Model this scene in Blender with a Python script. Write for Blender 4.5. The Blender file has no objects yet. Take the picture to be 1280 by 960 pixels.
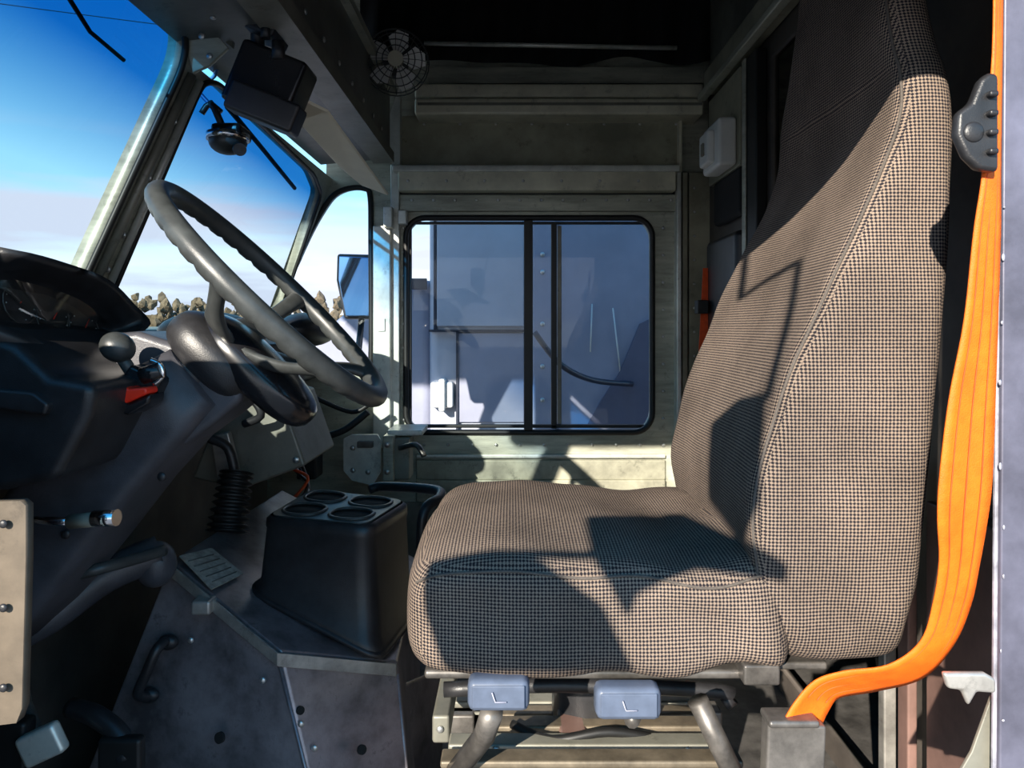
import bpy, bmesh, math, random
from mathutils import Vector, Matrix, noise
random.seed(4)
F=930.0; EZ=0.85
def P(px,py,Y): return Vector(((px-640)/F*Y, Y, EZ-(py-410)/F*Y))
D=2.4
scene=bpy.context.scene
coll=scene.collection
# ---------------------------------------------------------------- materials
def newmat(name):
    m=bpy.data.materials.new(name); m.use_nodes=True
    nt=m.node_tree; b=nt.nodes['Principled BSDF']; return m,nt,b
def mk(name,col,rough=.5,metal=0.,var=.15,scale=6.,bump=.0,bscale=200.,stretch=None,spec=.5,wear=0):
    m,nt,b=newmat(name)
    b.inputs['Roughness'].default_value=rough; b.inputs['Metallic'].default_value=metal
    b.inputs['Specular IOR Level'].default_value=spec
    tc=nt.nodes.new('ShaderNodeTexCoord'); mp=nt.nodes.new('ShaderNodeMapping')
    nt.links.new(tc.outputs['Object'],mp.inputs[0])
    if stretch: mp.inputs['Scale'].default_value=stretch
    n=nt.nodes.new('ShaderNodeTexNoise'); n.inputs['Scale'].default_value=scale; n.inputs['Detail'].default_value=8; n.inputs['Roughness'].default_value=.65
    nt.links.new(mp.outputs[0],n.inputs['Vector'])
    r=nt.nodes.new('ShaderNodeValToRGB')
    lo=[max(0,c*(1-var)) for c in col]; hi=[min(1,c*(1+var)) for c in col]
    r.color_ramp.elements[0].position=.35; r.color_ramp.elements[0].color=(*lo,1)
    r.color_ramp.elements[1].position=.65; r.color_ramp.elements[1].color=(*hi,1)
    nt.links.new(n.outputs[0],r.inputs[0])
    src=r.outputs[0]
    if wear>0:
        nw=nt.nodes.new('ShaderNodeTexNoise'); nw.inputs['Scale'].default_value=22; nw.inputs['Detail'].default_value=10; nw.inputs['Roughness'].default_value=.75
        nt.links.new(tc.outputs['Object'],nw.inputs['Vector'])
        rw=nt.nodes.new('ShaderNodeValToRGB'); rw.color_ramp.elements[0].position=.57; rw.color_ramp.elements[1].position=.66
        rw.color_ramp.elements[1].color=(wear,wear,wear,1)
        nt.links.new(nw.outputs[0],rw.inputs[0])
        mw=nt.nodes.new('ShaderNodeMix'); mw.data_type='RGBA'; nt.links.new(rw.outputs[0],mw.inputs[0]); nt.links.new(src,mw.inputs[6])
        mw.inputs[7].default_value=(*[c*.35 for c in col],1); src=mw.outputs[2]
    nt.links.new(src,b.inputs['Base Color'])
    if bump>0:
        n2=nt.nodes.new('ShaderNodeTexNoise'); n2.inputs['Scale'].default_value=bscale
        nt.links.new(mp.outputs[0],n2.inputs['Vector'])
        bp=nt.nodes.new('ShaderNodeBump'); bp.inputs['Strength'].default_value=bump; bp.inputs['Distance'].default_value=.001
        nt.links.new(n2.outputs[0],bp.inputs['Height']); nt.links.new(bp.outputs[0],b.inputs['Normal'])
    return m
M={}
M['alu']=mk('brushed_aluminium',(.40,.405,.33),.42,.3,.30,5,.3,60,(1,1,6),wear=.55)
M['aluL']=mk('light_aluminium',(.66,.67,.61),.38,.4,.25,7,.3,60,wear=.5)
M['aluD']=mk('dark_aluminium',(.21,.205,.17),.45,.3,.35,4,.3,50,wear=.5)
M['console']=mk('console_panel',(.15,.15,.135),.42,.3,.3,5,.3,50,wear=.5)
M['olive']=mk('olive_panel',(.31,.30,.22),.45,.2,.32,5,.3,50,wear=.5)
M['cream']=mk('cream_panel',(.64,.61,.47),.45,.15,.22,6,wear=.5)
M['visor']=mk('visor_sheet',(.88,.83,.66),.6,0,.06,6)
M['kick']=mk('worn_lower_panel',(.34,.335,.26),.45,.3,.35,8,wear=.7)
M['dog']=mk('worn_metal_cover',(.25,.225,.24),.34,.5,.5,11,.5,30,wear=.6)
M['dogL']=mk('metal_trim',(.40,.38,.35),.4,.6,.3,20,wear=.5)
M['blk']=mk('black_plastic',(.019,.019,.021),.40,0,.3,30,.25,700)
M['blkg']=mk('gloss_black_plastic',(.012,.012,.014),.2,0,.2,30)
M['facep']=mk('cluster_face',(.05,.045,.04),.4,0,.3,25)
M['grip']=mk('grey_rubber',(.042,.046,.046),.38,0,.25,40,.2,900)
M['col']=mk('column_plastic',(.06,.06,.07),.40,0,.35,9,.3,600)
M['void']=mk('black_cloth',(.007,.007,.007),.9,0,.4,12,.4,60)
M['darkwall']=mk('dark_wall',(.085,.072,.062),.55,.1,.45,4)
M['brown']=mk('brown_panel',(.20,.12,.10),.45,.1,.35,5)
M['rubber']=mk('rubber_gasket',(.01,.01,.01),.5,0,.2,30)
M['white']=mk('white_paint',(.75,.75,.72),.45,0,.06,12)
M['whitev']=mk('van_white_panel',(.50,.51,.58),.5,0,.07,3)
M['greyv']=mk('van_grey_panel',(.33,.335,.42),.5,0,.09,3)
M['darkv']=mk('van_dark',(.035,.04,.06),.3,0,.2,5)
M['shadev']=mk('van_painted_shadow',(.13,.13,.19),.5,0,.1,5)  # shadow tone for the van side, painted as colour
M['floor']=mk('floor_metal',(.09,.085,.08),.6,.3,.5,14,.4,60)
M['belt']=mk('orange_webbing',(.88,.135,.008),.5,0,.12,60,.5,900,spec=.3)
M['beltd']=mk('dark_orange_webbing',(.70,.075,.008),.7,0,.15,60)
M['red']=mk('red_plastic',(.8,.03,.010),.35,0,.1,20)
M['chrome']=mk('chrome',(.75,.75,.77),.18,1,.05,30)
M['bluegr']=mk('blue_grey_lever',(.085,.108,.16),.4,0,.15,30)
M['ground']=mk('asphalt',(.16,.16,.165),.9,0,.2,2,.3,50)
M['tree']=mk('bare_trees',(.17,.13,.085),1,0,.5,1.2,spec=.0)
M['paper']=mk('label_paper',(.36,.33,.29),.6,0,.3,90)
M['jamb']=mk('jamb_painted',(.12,.12,.165),.45,.3,.35,8,.3,80)
M['jambe']=mk('jamb_scuffed_edge',(.36,.36,.42),.45,.3,.45,28,.3,80)
M['mirrorb']=mk('mirror_glass',(.25,.5,.85),.05,1,.02,3)
M['bluewire']=mk('blue_cable',(.02,.12,.35),.4,0,.1,3)
M['screw']=mk('steel_rivet',(.6,.6,.58),.35,.8,.05,30)
M['steel']=mk('base_steel',(.13,.12,.11),.4,.5,.5,20)
M['basebar']=mk('seat_base_bar',(.17,.14,.10),.45,.4,.4,20)
M['tan']=mk('tan_bracket',(.105,.083,.06),.5,.1,.35,14,wear=.5)
M['seam']=mk('seam_thread',(.085,.072,.062),.9,0,.2,300)
def fabric():
    m,nt,b=newmat('houndstooth_fabric'); b.inputs['Roughness'].default_value=.95; b.inputs['Specular IOR Level'].default_value=.08
    N=lambda t:nt.nodes.new(t); L=nt.links.new
    tc=N('ShaderNodeTexCoord')
    ck=N('ShaderNodeTexChecker'); ck.inputs['Scale'].default_value=1/.0028
    ck.inputs['Color1'].default_value=(.245,.188,.148,1); ck.inputs['Color2'].default_value=(.022,.020,.024,1)
    rot=N('ShaderNodeMapping'); rot.inputs['Rotation'].default_value=(0,0,math.radians(45)); L(tc.outputs['UV'],rot.inputs[0])
    nf=N('ShaderNodeTexNoise'); nf.inputs['Scale'].default_value=380; L(tc.outputs['UV'],nf.inputs['Vector'])
    add=N('ShaderNodeMix'); add.data_type='RGBA'; add.inputs[0].default_value=.0012
    L(rot.outputs[0],add.inputs[6]); L(nf.outputs['Color'],add.inputs[7]); L(add.outputs[2],ck.inputs['Vector'])
    nz=N('ShaderNodeTexNoise'); nz.inputs['Scale'].default_value=9; nz.inputs['Detail'].default_value=7
    L(tc.outputs['Object'],nz.inputs['Vector'])
    mr=N('ShaderNodeMapRange'); mr.inputs[1].default_value=.3; mr.inputs[2].default_value=.7; mr.inputs[3].default_value=.72; mr.inputs[4].default_value=1.12; L(nz.outputs[0],mr.inputs[0])
    mx=N('ShaderNodeMix'); mx.data_type='RGBA'; mx.blend_type='MULTIPLY'; mx.inputs[0].default_value=1
    L(ck.outputs['Color'],mx.inputs[6]); L(mr.outputs[0],mx.inputs[7])
    L(mx.outputs[2],b.inputs['Base Color'])
    bp=N('ShaderNodeBump'); bp.inputs['Strength'].default_value=.4; bp.inputs['Distance'].default_value=.0012
    L(ck.outputs['Fac'],bp.inputs['Height']); L(bp.outputs[0],b.inputs['Normal'])
    return m
M['fab']=fabric()
def glass(name,col,band=None,gl=.06,rough=.02):
    m,nt,b=newmat(name); nt.nodes.remove(b)
    out=nt.nodes['Material Output']
    t=nt.nodes.new('ShaderNodeBsdfTransparent'); g=nt.nodes.new('ShaderNodeBsdfGlossy'); g.inputs['Roughness'].default_value=rough
    mx=nt.nodes.new('ShaderNodeMixShader'); mx.inputs[0].default_value=gl
    t.inputs[0].default_value=(*col,1)
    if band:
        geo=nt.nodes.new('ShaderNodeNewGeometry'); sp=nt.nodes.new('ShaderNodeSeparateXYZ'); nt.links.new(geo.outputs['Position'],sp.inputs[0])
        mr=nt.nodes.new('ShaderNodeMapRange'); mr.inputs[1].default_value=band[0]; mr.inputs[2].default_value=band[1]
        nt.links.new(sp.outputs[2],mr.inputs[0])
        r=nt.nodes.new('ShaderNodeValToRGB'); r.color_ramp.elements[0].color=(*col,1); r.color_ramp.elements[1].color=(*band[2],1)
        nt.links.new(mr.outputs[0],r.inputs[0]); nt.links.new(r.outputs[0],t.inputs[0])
    nt.links.new(t.outputs[0],mx.inputs[1]); nt.links.new(g.outputs[0],mx.inputs[2]); nt.links.new(mx.outputs[0],out.inputs[0])
    return m
M['gl']=glass('clear_glass',(.72,.76,.80),None,.025)
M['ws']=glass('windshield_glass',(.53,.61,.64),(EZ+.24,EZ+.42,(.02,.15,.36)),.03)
M['lens']=glass('cluster_lens',(.8,.8,.8),None,.14,.08)
# ---------------------------------------------------------------- helpers
def E(name):
    o=bpy.data.objects.new(name,None); coll.objects.link(o); return o
def obj(name,me,mat,par=None):
    o=bpy.data.objects.new(name,me); coll.objects.link(o)
    if mat is not None: me.materials.append(M[mat] if isinstance(mat,str) else mat)
    if par: o.parent=par
    return o
def mesh(name,vs,fs,mat,par=None,smooth=False,bevel=0,seg=2,sub=0,fixn=True):
    me=bpy.data.meshes.new(name); me.from_pydata([tuple(v) for v in vs],[],fs); me.update()
    if fixn:
        bm=bmesh.new(); bm.from_mesh(me); bmesh.ops.recalc_face_normals(bm,faces=bm.faces); bm.to_mesh(me); bm.free()
    if smooth:
        for p in me.polygons: p.use_smooth=True
    o=obj(name,me,mat,par)
    if bevel>0:
        b=o.modifiers.new('b','BEVEL'); b.width=bevel; b.segments=seg; b.limit_method='ANGLE'; b.angle_limit=math.radians(30)
        for p in me.polygons: p.use_smooth=True
        w=o.modifiers.new('w','WEIGHTED_NORMAL'); w.keep_sharp=True
    if sub:
        s=o.modifiers.new('s','SUBSURF'); s.levels=sub; s.render_levels=sub
    return o
def box(name,a,b,mat,par=None,bevel=0,rot=None,piv=None):
    x0,y0,z0=[min(a[i],b[i]) for i in range(3)]; x1,y1,z1=[max(a[i],b[i]) for i in range(3)]
    vs=[Vector(v) for v in [(x0,y0,z0),(x1,y0,z0),(x1,y1,z0),(x0,y1,z0),(x0,y0,z1),(x1,y0,z1),(x1,y1,z1),(x0,y1,z1)]]
    if rot is not None:
        c=piv if piv is not None else sum(vs,Vector())/8
        vs=[rot@(v-c)+c for v in vs]
    return mesh(name,vs,[(0,3,2,1),(4,5,6,7),(0,1,5,4),(1,2,6,5),(2,3,7,6),(3,0,4,7)],mat,par,bevel=bevel)
def pbox(name,px0,py0,px1,py1,Y0,Y1,mat,par=None,bevel=0,rot=None):
    a=P(px0,py0,Y0); b=P(px1,py1,Y0); b.y=Y1
    return box(name,a,b,mat,par,bevel,rot)
def prism(name,pts,ext,mat,par=None,bevel=0,smooth=False):
    n=len(pts); pts=[Vector(p) for p in pts]; ext=Vector(ext)
    vs=pts+[p+ext for p in pts]
    fs=[tuple(range(n)),tuple(range(2*n-1,n-1,-1))]+[(i,(i+1)%n,n+(i+1)%n,n+i) for i in range(n)]
    return mesh(name,vs,fs,mat,par,bevel=bevel,smooth=smooth)
def spline(pts,n=8,cyc=False):
    pts=[Vector(p) for p in pts]; out=[]; m=len(pts)
    for i in range(m if cyc else m-1):
        if cyc: p0,p1,p2,p3=pts[i-1],pts[i],pts[(i+1)%m],pts[(i+2)%m]
        else: p0,p1,p2,p3=pts[max(i-1,0)],pts[i],pts[i+1],pts[min(i+2,m-1)]
        for k in range(n):
            t=k/n
            out.append(.5*((2*p1)+(p2-p0)*t+(2*p0-5*p1+4*p2-p3)*t*t+(3*p1-p0-3*p2+p3)*t**3))
    if not cyc: out.append(pts[-1])
    return out
def loft(name,rings,mat,par=None,smooth=True,caps=True,cyc=False,bevel=0):
    n=len(rings[0]); vs=[v for r in rings for v in r]; fs=[]
    R=len(rings)
    for i in range(R if cyc else R-1):
        j=(i+1)%R
        for k in range(n):
            l=(k+1)%n; fs.append((i*n+k,i*n+l,j*n+l,j*n+k))
    if caps and not cyc:
        fs.append(tuple(range(n))[::-1]); fs.append(tuple(range((R-1)*n,R*n)))
    return mesh(name,vs,fs,mat,par,smooth=smooth,bevel=bevel)
def tube(name,pts,r,mat,par=None,n=10,cyc=False,sm=0):
    pts=[Vector(p) for p in pts]
    if sm: pts=spline(pts,sm,cyc)
    m=len(pts); rings=[]; up=None
    for i,p in enumerate(pts):
        a=pts[i-1] if (i>0 or cyc) else p; b=pts[(i+1)%m] if (i<m-1 or cyc) else p
        t=(b-a).normalized()
        if up is None:
            up=Vector((0,0,1)) if abs(t.z)<.9 else Vector((1,0,0))
        s=t.cross(up).normalized(); up=s.cross(t).normalized()
        rr_=r(i/max(1,m-1)) if callable(r) else r
        rings.append([p+(s*math.cos(2*math.pi*k/n)+up*math.sin(2*math.pi*k/n))*rr_ for k in range(n)])
    return loft(name,rings,mat,par,cyc=cyc)
def cyl(name,a,b,r,mat,par=None,r2=None,n=20):
    r2=r if r2 is None else r2
    o=tube(name,[a,b],lambda t:r+(r2-r)*t,mat,par,n)
    for p in o.data.polygons: p.use_smooth=len(p.vertices)==4
    return o
def ell(name,c,r,mat,par=None,rot=None,seg=20):
    bm=bmesh.new(); bmesh.ops.create_uvsphere(bm,u_segments=seg,v_segments=seg//2+2,radius=1)
    me=bpy.data.meshes.new(name)
    mt=Matrix.Translation(c)@((rot.to_4x4()) if rot is not None else Matrix.Identity(4))@Matrix.Diagonal((*r,1))
    bm.transform(mt); bm.to_mesh(me); bm.free()
    for p in me.polygons: p.use_smooth=True
    return obj(name,me,mat,par)
def rr(a0,a1,b0,b1,r,n=5):
    r=min(r,abs(a1-a0)/2*.999,abs(b1-b0)/2*.999); out=[]
    for (ca,cb,s) in [(a1-r,b0+r,-90),(a1-r,b1-r,0),(a0+r,b1-r,90),(a0+r,b0+r,180)]:
        for k in range(n+1):
            t=math.radians(s+90*k/n); out.append((ca+r*math.cos(t),cb+r*math.sin(t)))
    return out
def plate(name,outline,holes,thick,mat,par,fn):
    cu=bpy.data.curves.new(name,'CURVE'); cu.dimensions='2D'; cu.fill_mode='BOTH'; cu.extrude=thick/2
    for pts in [outline]+holes:
        s=cu.splines.new('POLY'); s.points.add(len(pts)-1)
        for i,p in enumerate(pts): s.points[i].co=(p[0],p[1],0,1)
        s.use_cyclic_u=True
    o=bpy.data.objects.new(name+'_c',cu); coll.objects.link(o)
    dg=bpy.context.evaluated_depsgraph_get(); me=bpy.data.meshes.new_from_object(o.evaluated_get(dg))
    bpy.data.objects.remove(o)
    bm=bmesh.new(); bm.from_mesh(me); bmesh.ops.remove_doubles(bm,verts=bm.verts,dist=1e-5)
    for v in bm.verts: v.co=fn(*v.co)
    bmesh.ops.recalc_face_normals(bm,faces=bm.faces); bm.to_mesh(me); bm.free()
    me.materials.clear()
    return obj(name,me,mat,par)
def rivets(name,pts,r,mat,par,flat=.5,axis=1):
    bm=bmesh.new()
    for p in pts:
        s=[1,1,1]; s[axis]=flat
        bmesh.ops.create_uvsphere(bm,u_segments=8,v_segments=6,radius=r,matrix=Matrix.Translation(p)@Matrix.Diagonal((*s,1)))
    me=bpy.data.meshes.new(name); bm.to_mesh(me); bm.free()
    for p in me.polygons: p.use_smooth=True
    return obj(name,me,mat,par)
def boxuv(o):
    me=o.data; uv=me.uv_layers.new(name='UVMap')
    for p in me.polygons:
        n=p.normal; ax=max(range(3),key=lambda i:abs(n[i])*(1.0 if i!=0 else 1.25))
        for li in p.loop_indices:
            c=me.vertices[me.loops[li].vertex_index].co
            uv.data[li].uv=(c.y,c.z*1.06) if ax==0 else ((c.x,c.z) if ax==1 else (c.x,c.y))
# ---------------------------------------------------------------- shell
box('floor',(-1.0,.55,-.06),(2.4,D+.05,0),'floor')
box('ceiling',(-.9,.5,EZ+1.12),(2.4,D+.05,EZ+1.18),'void')
rc=E('added_sun_blocker'); box('van_shade_slab',(-2.0,.5,EZ+1.12),(-.9,D+.05,EZ+1.18),'jamb',rc,.01)  # unseen slab added to keep direct sun off the neighbouring van
def wy(u,v,w): return Vector((u,D+.02+w,v))
def px2(px,py,Y=D): v=P(px,py,Y); return (v.x,v.z)
a=px2(505,268); b=px2(818,545)
qw=[(362,352),(372,325),(388,290),(404,262),(418,244),(436,236),(456,236),(463,246),(464,300),(464,448),(455,456),(380,456),(366,446),(360,420)]
qw2=[px2(s.x,s.y) for s in spline([Vector((p[0],p[1],0)) for p in qw],4,True)]
wout=[(-.83,-.05),(2.4,-.05),(2.4,EZ+1.18),(-.58,EZ+1.18),(-.60,EZ+.483),(-.79,EZ-.03),(-.83,EZ-.04)]
plate('wall_far',wout,[rr(a[0]+.01,b[0]-.01,b[1]+.01,a[1]-.01,.07),qw2],.04,'alu',None,wy)
win=E('window_1')
tube('quarter_gasket',[Vector((p[0],D-.005,p[1])) for p in qw2],.009,'rubber',win,8,True)
mesh('quarter_glass',[Vector((p[0],D+.02,p[1])) for p in qw2],[tuple(range(len(qw2)))],'gl',win)
# door
door=E('door_1')
dx0=px2(499,0)[0]; dx1=px2(848,0)[0]; dzt=px2(0,242)[1]; dzb=px2(0,626)[1]
wy2=lambda u,v,w: Vector((u,D-.025+w,v))
hole=rr(px2(510,0)[0],px2(812,0)[0],px2(0,538)[1],px2(0,275)[1],.06,8)
plate('door_skin',[(dx0,dzb),(dx1,dzb),(dx1,dzt),(dx0,dzt)],[hole],.03,'alu',door,wy2)
tube('gasket',[Vector((p[0],D-.045,p[1])) for p in hole],.0095,'rubber',door,8,True)
for nm,x0,x1,y0,y1,Yo,mt in [('mullion_1',655,666,275,538,.03,'rubber'),('mullion_2',689,696,278,536,.0,'rubber'),('sash_left',511,514,282,530,.01,'rubber'),('sash_bottom',515,806,531,535,.0,'rubber'),('sash_top',515,806,277,280,.0,'rubber'),('sash_mid',697,702,282,530,-.01,'aluD')]:
    pbox(nm,x0,y0,x1,y1,D-.03-Yo,D-.01-Yo,mt,door,.002)
mesh('pane_1',[Vector((p[0],D-.01,p[1])) for p in hole],[tuple(range(len(hole)))],'gl',door)
pbox('rail_top',499,243,846,264,D-.06,D-.04,'alu',door,.004)
pbox('lower_fold',520,568,832,573,D-.055,D-.04,'aluL',door,.003)
pbox('lower_panel',520,575,832,600,D-.052,D-.04,'kick',door,.004)
pbox('lower_panel_b',520,600,832,628,D-.060,D-.04,'kick',door,.004)
pbox('kick_panel',499,628,846,960,D-.05,D-.035,'aluD',door,.003)
pts=[P(x,250,D-.06) for x in range(515,846,27)]+[P(829,y,D-.045) for y in range(285,560,34)]+[P(x,556,D-.045) for x in range(530,840,30)]+[P(504,y,D-.045) for y in range(285,560,30)]
rivets('rivets',pts,.0050,'screw',door)
pbox('pull_handle',497,262,508,280,D-.09,D-.05,'aluL',door,.004)
pf=E('door_frame')
pbox('post_front',466,282,488,560,D-.09,D-.0,'aluL',pf,.004)
pbox('post_front_lip',488,205,499,560,D-.07,D-.0,'aluL',pf,.003)
pbox('post_hinge',479,258,490,284,D-.11,D-.07,'aluL',pf,.003)
pbox('post_slot',472,398,481,414,D-.095,D-.088,'white',pf,.001)
pbox('header_track',497,212,846,238,D-.10,D,'cream',pf,.006)
pbox('header_lip',490,206,850,214,D-.11,D,'aluL',pf,.003)
pbox('header_shadow_gap',499,238,846,243,D-.05,D,'rubber',pf)
pbox('post_rear',846,215,852,625,D-.08,D,'aluL',pf,.003)
pbox('post_rear_channel',853,215,860,960,D-.05,D,'olive',pf,.003)
pbox('post_upper',849,150,853,215,D-.05,D,'cream',pf,.002)
pbox('rear_panel',861,215,900,560,D-.03,D,'olive',pf,.003)
pbox('rear_panel_low',861,562,920,960,D-.03,D,'darkwall',pf,.003)
rivets('frame_rivets',[P(868,y,D-.035) for y in range(235,560,30)]+[P(x,226,D-.1) for x in range(510,846,48)],.0045,'screw',pf)
uw=E('trim_1')
pbox('upper_panel',500,145,850,206,D-.02,D,'olive',uw)
pbox('ledge_face',518,122,880,143,D-.12,D,'cream',uw,.008)
pbox('ledge_top',518,104,880,122,D-.09,D,'cream',uw,.008)
pbox('ledge_groove',522,128,878,131,D-.125,D-.1,'aluD',uw)
pbox('upper_olive',535,84,880,104,D-.04,D,'alu',uw)
rivets('ledge_bolts',[P(x,155,D-.02) for x in range(530,850,45)],.005,'screw',uw)
cu=E('roof_curtain')
tube('rod',[P(530,54,D-.15),P(846,60,D-.15)],.007,'aluL',cu)
rings=[]
N=60
for j in range(9):
    row=[]
    for i in range(N+1):
        t=i/N; x=450+t*440
        low=80+14*noise.noise(Vector((t*6,0,3)))-10*abs(t-.5)
        y=-60+(low+60)*j/8
        row.append(P(x,y,D-.12+.025*math.sin(t*55+j*.3)*(.3+j/8)))
    rings.append(row)
vs=[v for r in rings for v in r]; fs=[(j*(N+1)+i,j*(N+1)+i+1,(j+1)*(N+1)+i+1,(j+1)*(N+1)+i) for j in range(8) for i in range(N)]
mesh('drape',vs,fs,'void',cu,smooth=True)
# front header console
hc=E('overhead_console')
Xc=-.372; zc0=EZ+.516; zc1=EZ+.73
prism('shell',[(Xc,.62,zc0),(Xc,.62,zc1),(-.55,.62,zc1+.02),(-.585,.62,EZ+.497)],(0,D-.75,0),'console',hc,.004)
prism('lower_lip',[(Xc+.012,.62,zc0-.012),(Xc+.012,.62,zc0+.02),(Xc,.62,zc0+.02),(Xc,.62,zc0-.0),(Xc-.05,.62,zc0-.004),(Xc-.05,.62,zc0-.014)],(0,D-.75,0),'aluD',hc)
prism('upper_lip',[(Xc+.02,.62,zc1-.02),(Xc+.02,.62,zc1),(Xc,.62,zc1),(Xc,.62,zc1-.02)],(0,D-.75,0),'alu',hc)
rivets('console_rivets',[Vector((Xc+.003,y,zc0+.05)) for y in [1.2+.13*i for i in range(8)]],.006,'screw',hc,axis=0)
rivets('console_rivets_b',[Vector((Xc-.11,y,zc0-.016)) for y in [1.2+.15*i for i in range(7)]],.005,'screw',hc,axis=2)
prism('end_gusset',[P(478,170,D-.06),P(500,105,D-.06),P(500,206,D-.06),P(492,212,D-.06)],(0,.04,0),'aluL',hc)
box('shelf_back',(-.58,.6,EZ+.755),(-.5,D-.15,EZ+1.11),'void',hc)
# windshield
T=Vector((-.59,0,EZ+.483)); B=Vector((-.752,0,EZ+.085)); dv=(T-B)
def ws(u,v,w):
    nn=Vector((dv.z,0,-dv.x)).normalized()
    q=B+dv*v+nn*w; return Vector((q.x,u,q.z))
wf=E('window_2')
def invws(px,py):
    d=Vector(((px-640)/F,1,-(py-410)/F)); nn=Vector((dv.z,0,-dv.x)); o=Vector((0,0,EZ))
    t=nn.dot(B-o)/nn.dot(d); q=o+d*t; return (q.y,(q.z-B.z)/dv.z)
hr=[invws(*p) for p in [(108,412),(325,411),(345,385),(395,240),(385,215),(262,100),(245,98),(236,112)]]
hl=[invws(*p) for p in [(68,400),(216,80),(222,45),(205,8)]]+[(.95,1.09),(.66,1.09),(.66,-.17)]
def rounded(pts,rad=.03):
    out=[];n=len(pts)
    for i,p in enumerate(pts):
        p=Vector((p[0],p[1]*.43)); a=Vector((pts[i-1][0],pts[i-1][1]*.43)); b=Vector((pts[(i+1)%n][0],pts[(i+1)%n][1]*.43))
        ra=min(rad,(a-p).length*.45); rb=min(rad,(b-p).length*.45)
        s=p+(a-p).normalized()*ra; e=p+(b-p).normalized()*rb
        for k in range(5):
            t=k/4; q=s*(1-t)**2+p*2*t*(1-t)+e*t*t; out.append((q.x,q.y/.43))
    return out
hr=rounded(hr); hl=rounded(hl)
plate('frame',[(.58,-.29),(D-.01,-.29),(D-.01,1.0),(1.33,1.0),(1.27,1.16),(.58,1.16)],[hr,hl],.03,'alu',wf,ws)
for k,h in enumerate((hr,hl)):
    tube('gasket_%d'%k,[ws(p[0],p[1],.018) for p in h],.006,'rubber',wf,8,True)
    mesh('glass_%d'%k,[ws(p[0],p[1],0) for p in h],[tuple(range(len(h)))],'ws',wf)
a1=invws(104,375); a2=invws(232,92)
tube('mullion_ridge_1',[ws(a1[0]+.02,a1[1],.022),ws(a2[0]+.015,a2[1],.022)],.007,'aluL',wf)
tube('mullion_ridge_2',[ws(a1[0]-.03,a1[1],.022),ws(a2[0]-.02,a2[1],.022)],.008,'aluD',wf)
rivets('screws',[ws(a1[0]+(a2[0]-a1[0])*t-.005,a1[1]+(a2[1]-a1[1])*t,.02) for t in (.15,.3,.55,.8)],.006,'screw',wf)
wp=E('windshield_wiper'); 
q=[invws(100,-10),invws(150,55),invws(176,84)]
tube('arm',[ws(*q[0],-.03),ws(*q[1],-.05),ws(*q[2],-.03)],.0035,'rubber',wp)
wp=E('windshield_wiper')
q=[invws(300,140),invws(345,190),invws(380,240)]
tube('arm',[ws(*q[0],-.03),ws(*q[1],-.045),ws(*q[2],-.03)],.006,'rubber',wp)
box('wall_front',(-.825,.6,0),(-.79,D,EZ-.04),'darkwall')
wn=E('wall_near')
box('front_lower',(-.8,.55,0),(-.45,.6,EZ+.10),'jamb',wn)
box('door_header',(-.8,.55,EZ+.40),(.7,.6,EZ+1.11),'jamb',wn)
box('rear_side',(.52,.71,-.05),(2.36,.75,EZ+1.11),'jamb',wn)
wb=lambda u,v,w: Vector((.64+w,u,v))
plate('wall_rear',[(.76,0),(D-.01,0),(D-.01,EZ+1.11),(.76,EZ+1.11)],[[(1.18,.05),(1.81,.05),(1.81,EZ+.66),(1.18,EZ+.66)]],.02,'darkwall',None,wb)
box('wall_cargo',(2.38,.76,0),(2.42,D,EZ+1.11),'void')
bk=E('bulkhead_frame')
box('post',(.60,1.83,0),(.628,1.92,EZ+.69),'rubber',bk,.004)
box('post_edge',(.594,1.90,0),(.60,1.925,EZ+.69),'alu',bk,.003)
box('header_beam',(.585,.78,EZ+.71),(.628,D-.13,EZ+.78),'olive',bk,.004)
box('header_beam_lip',(.565,.78,EZ+.69),(.59,D-.13,EZ+.71),'alu',bk,.004)
box('header_panel',(.605,.78,EZ+.78),(.628,D-.13,EZ+1.11),'aluD',bk)
box('far_pad',(.60,1.96,EZ+.30),(.628,2.22,EZ+.43),'void',bk,.012)
box('far_strip',(.60,1.96,EZ+.43),(.628,2.27,EZ+.69),'olive',bk,.003)
box('lower_panel_1',(.60,.78,0),(.628,1.08,EZ-.25),'brown',bk,.004)
box('lower_strip',(.585,1.10,0),(.60,1.13,EZ-.2),'brown',bk,.003)
box('lower_strip_b',(.58,1.16,0),(.60,1.18,EZ-.2),'dogL',bk,.003)
sb=E('switch_box')
box('case',(.55,1.98,EZ+.435),(.600,2.15,EZ+.565),'white',sb,.010)
box('cover_step',(.53,2.02,EZ+.45),(.552,2.11,EZ+.54),'white',sb,.007)
box('switch',(.524,2.05,EZ+.475),(.531,2.07,EZ+.51),'aluD',sb,.002)
js=E('jump_seat')
box('back_pad',(.585,1.95,EZ-.20),(.626,2.25,EZ+.26),'blk',js,.018)
box('seat_pad',(.58,1.98,EZ-.45),(.624,2.25,EZ-.215),'blk',js,.018)
box('hinge',(.585,2.0,EZ-.5),(.62,2.24,EZ-.455),'steel',js,.005)
fb=E('jump_seat_belt')
prism('webbing',[P(879,335,2.22),P(889,335,2.22),P(884,470,2.22),P(878,560,2.22),P(866,560,2.22),P(873,450,2.22)],(0,.004,0),'beltd',fb)
pbox('buckle',872,375,886,392,2.19,2.23,'rubber',fb,.003)
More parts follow.
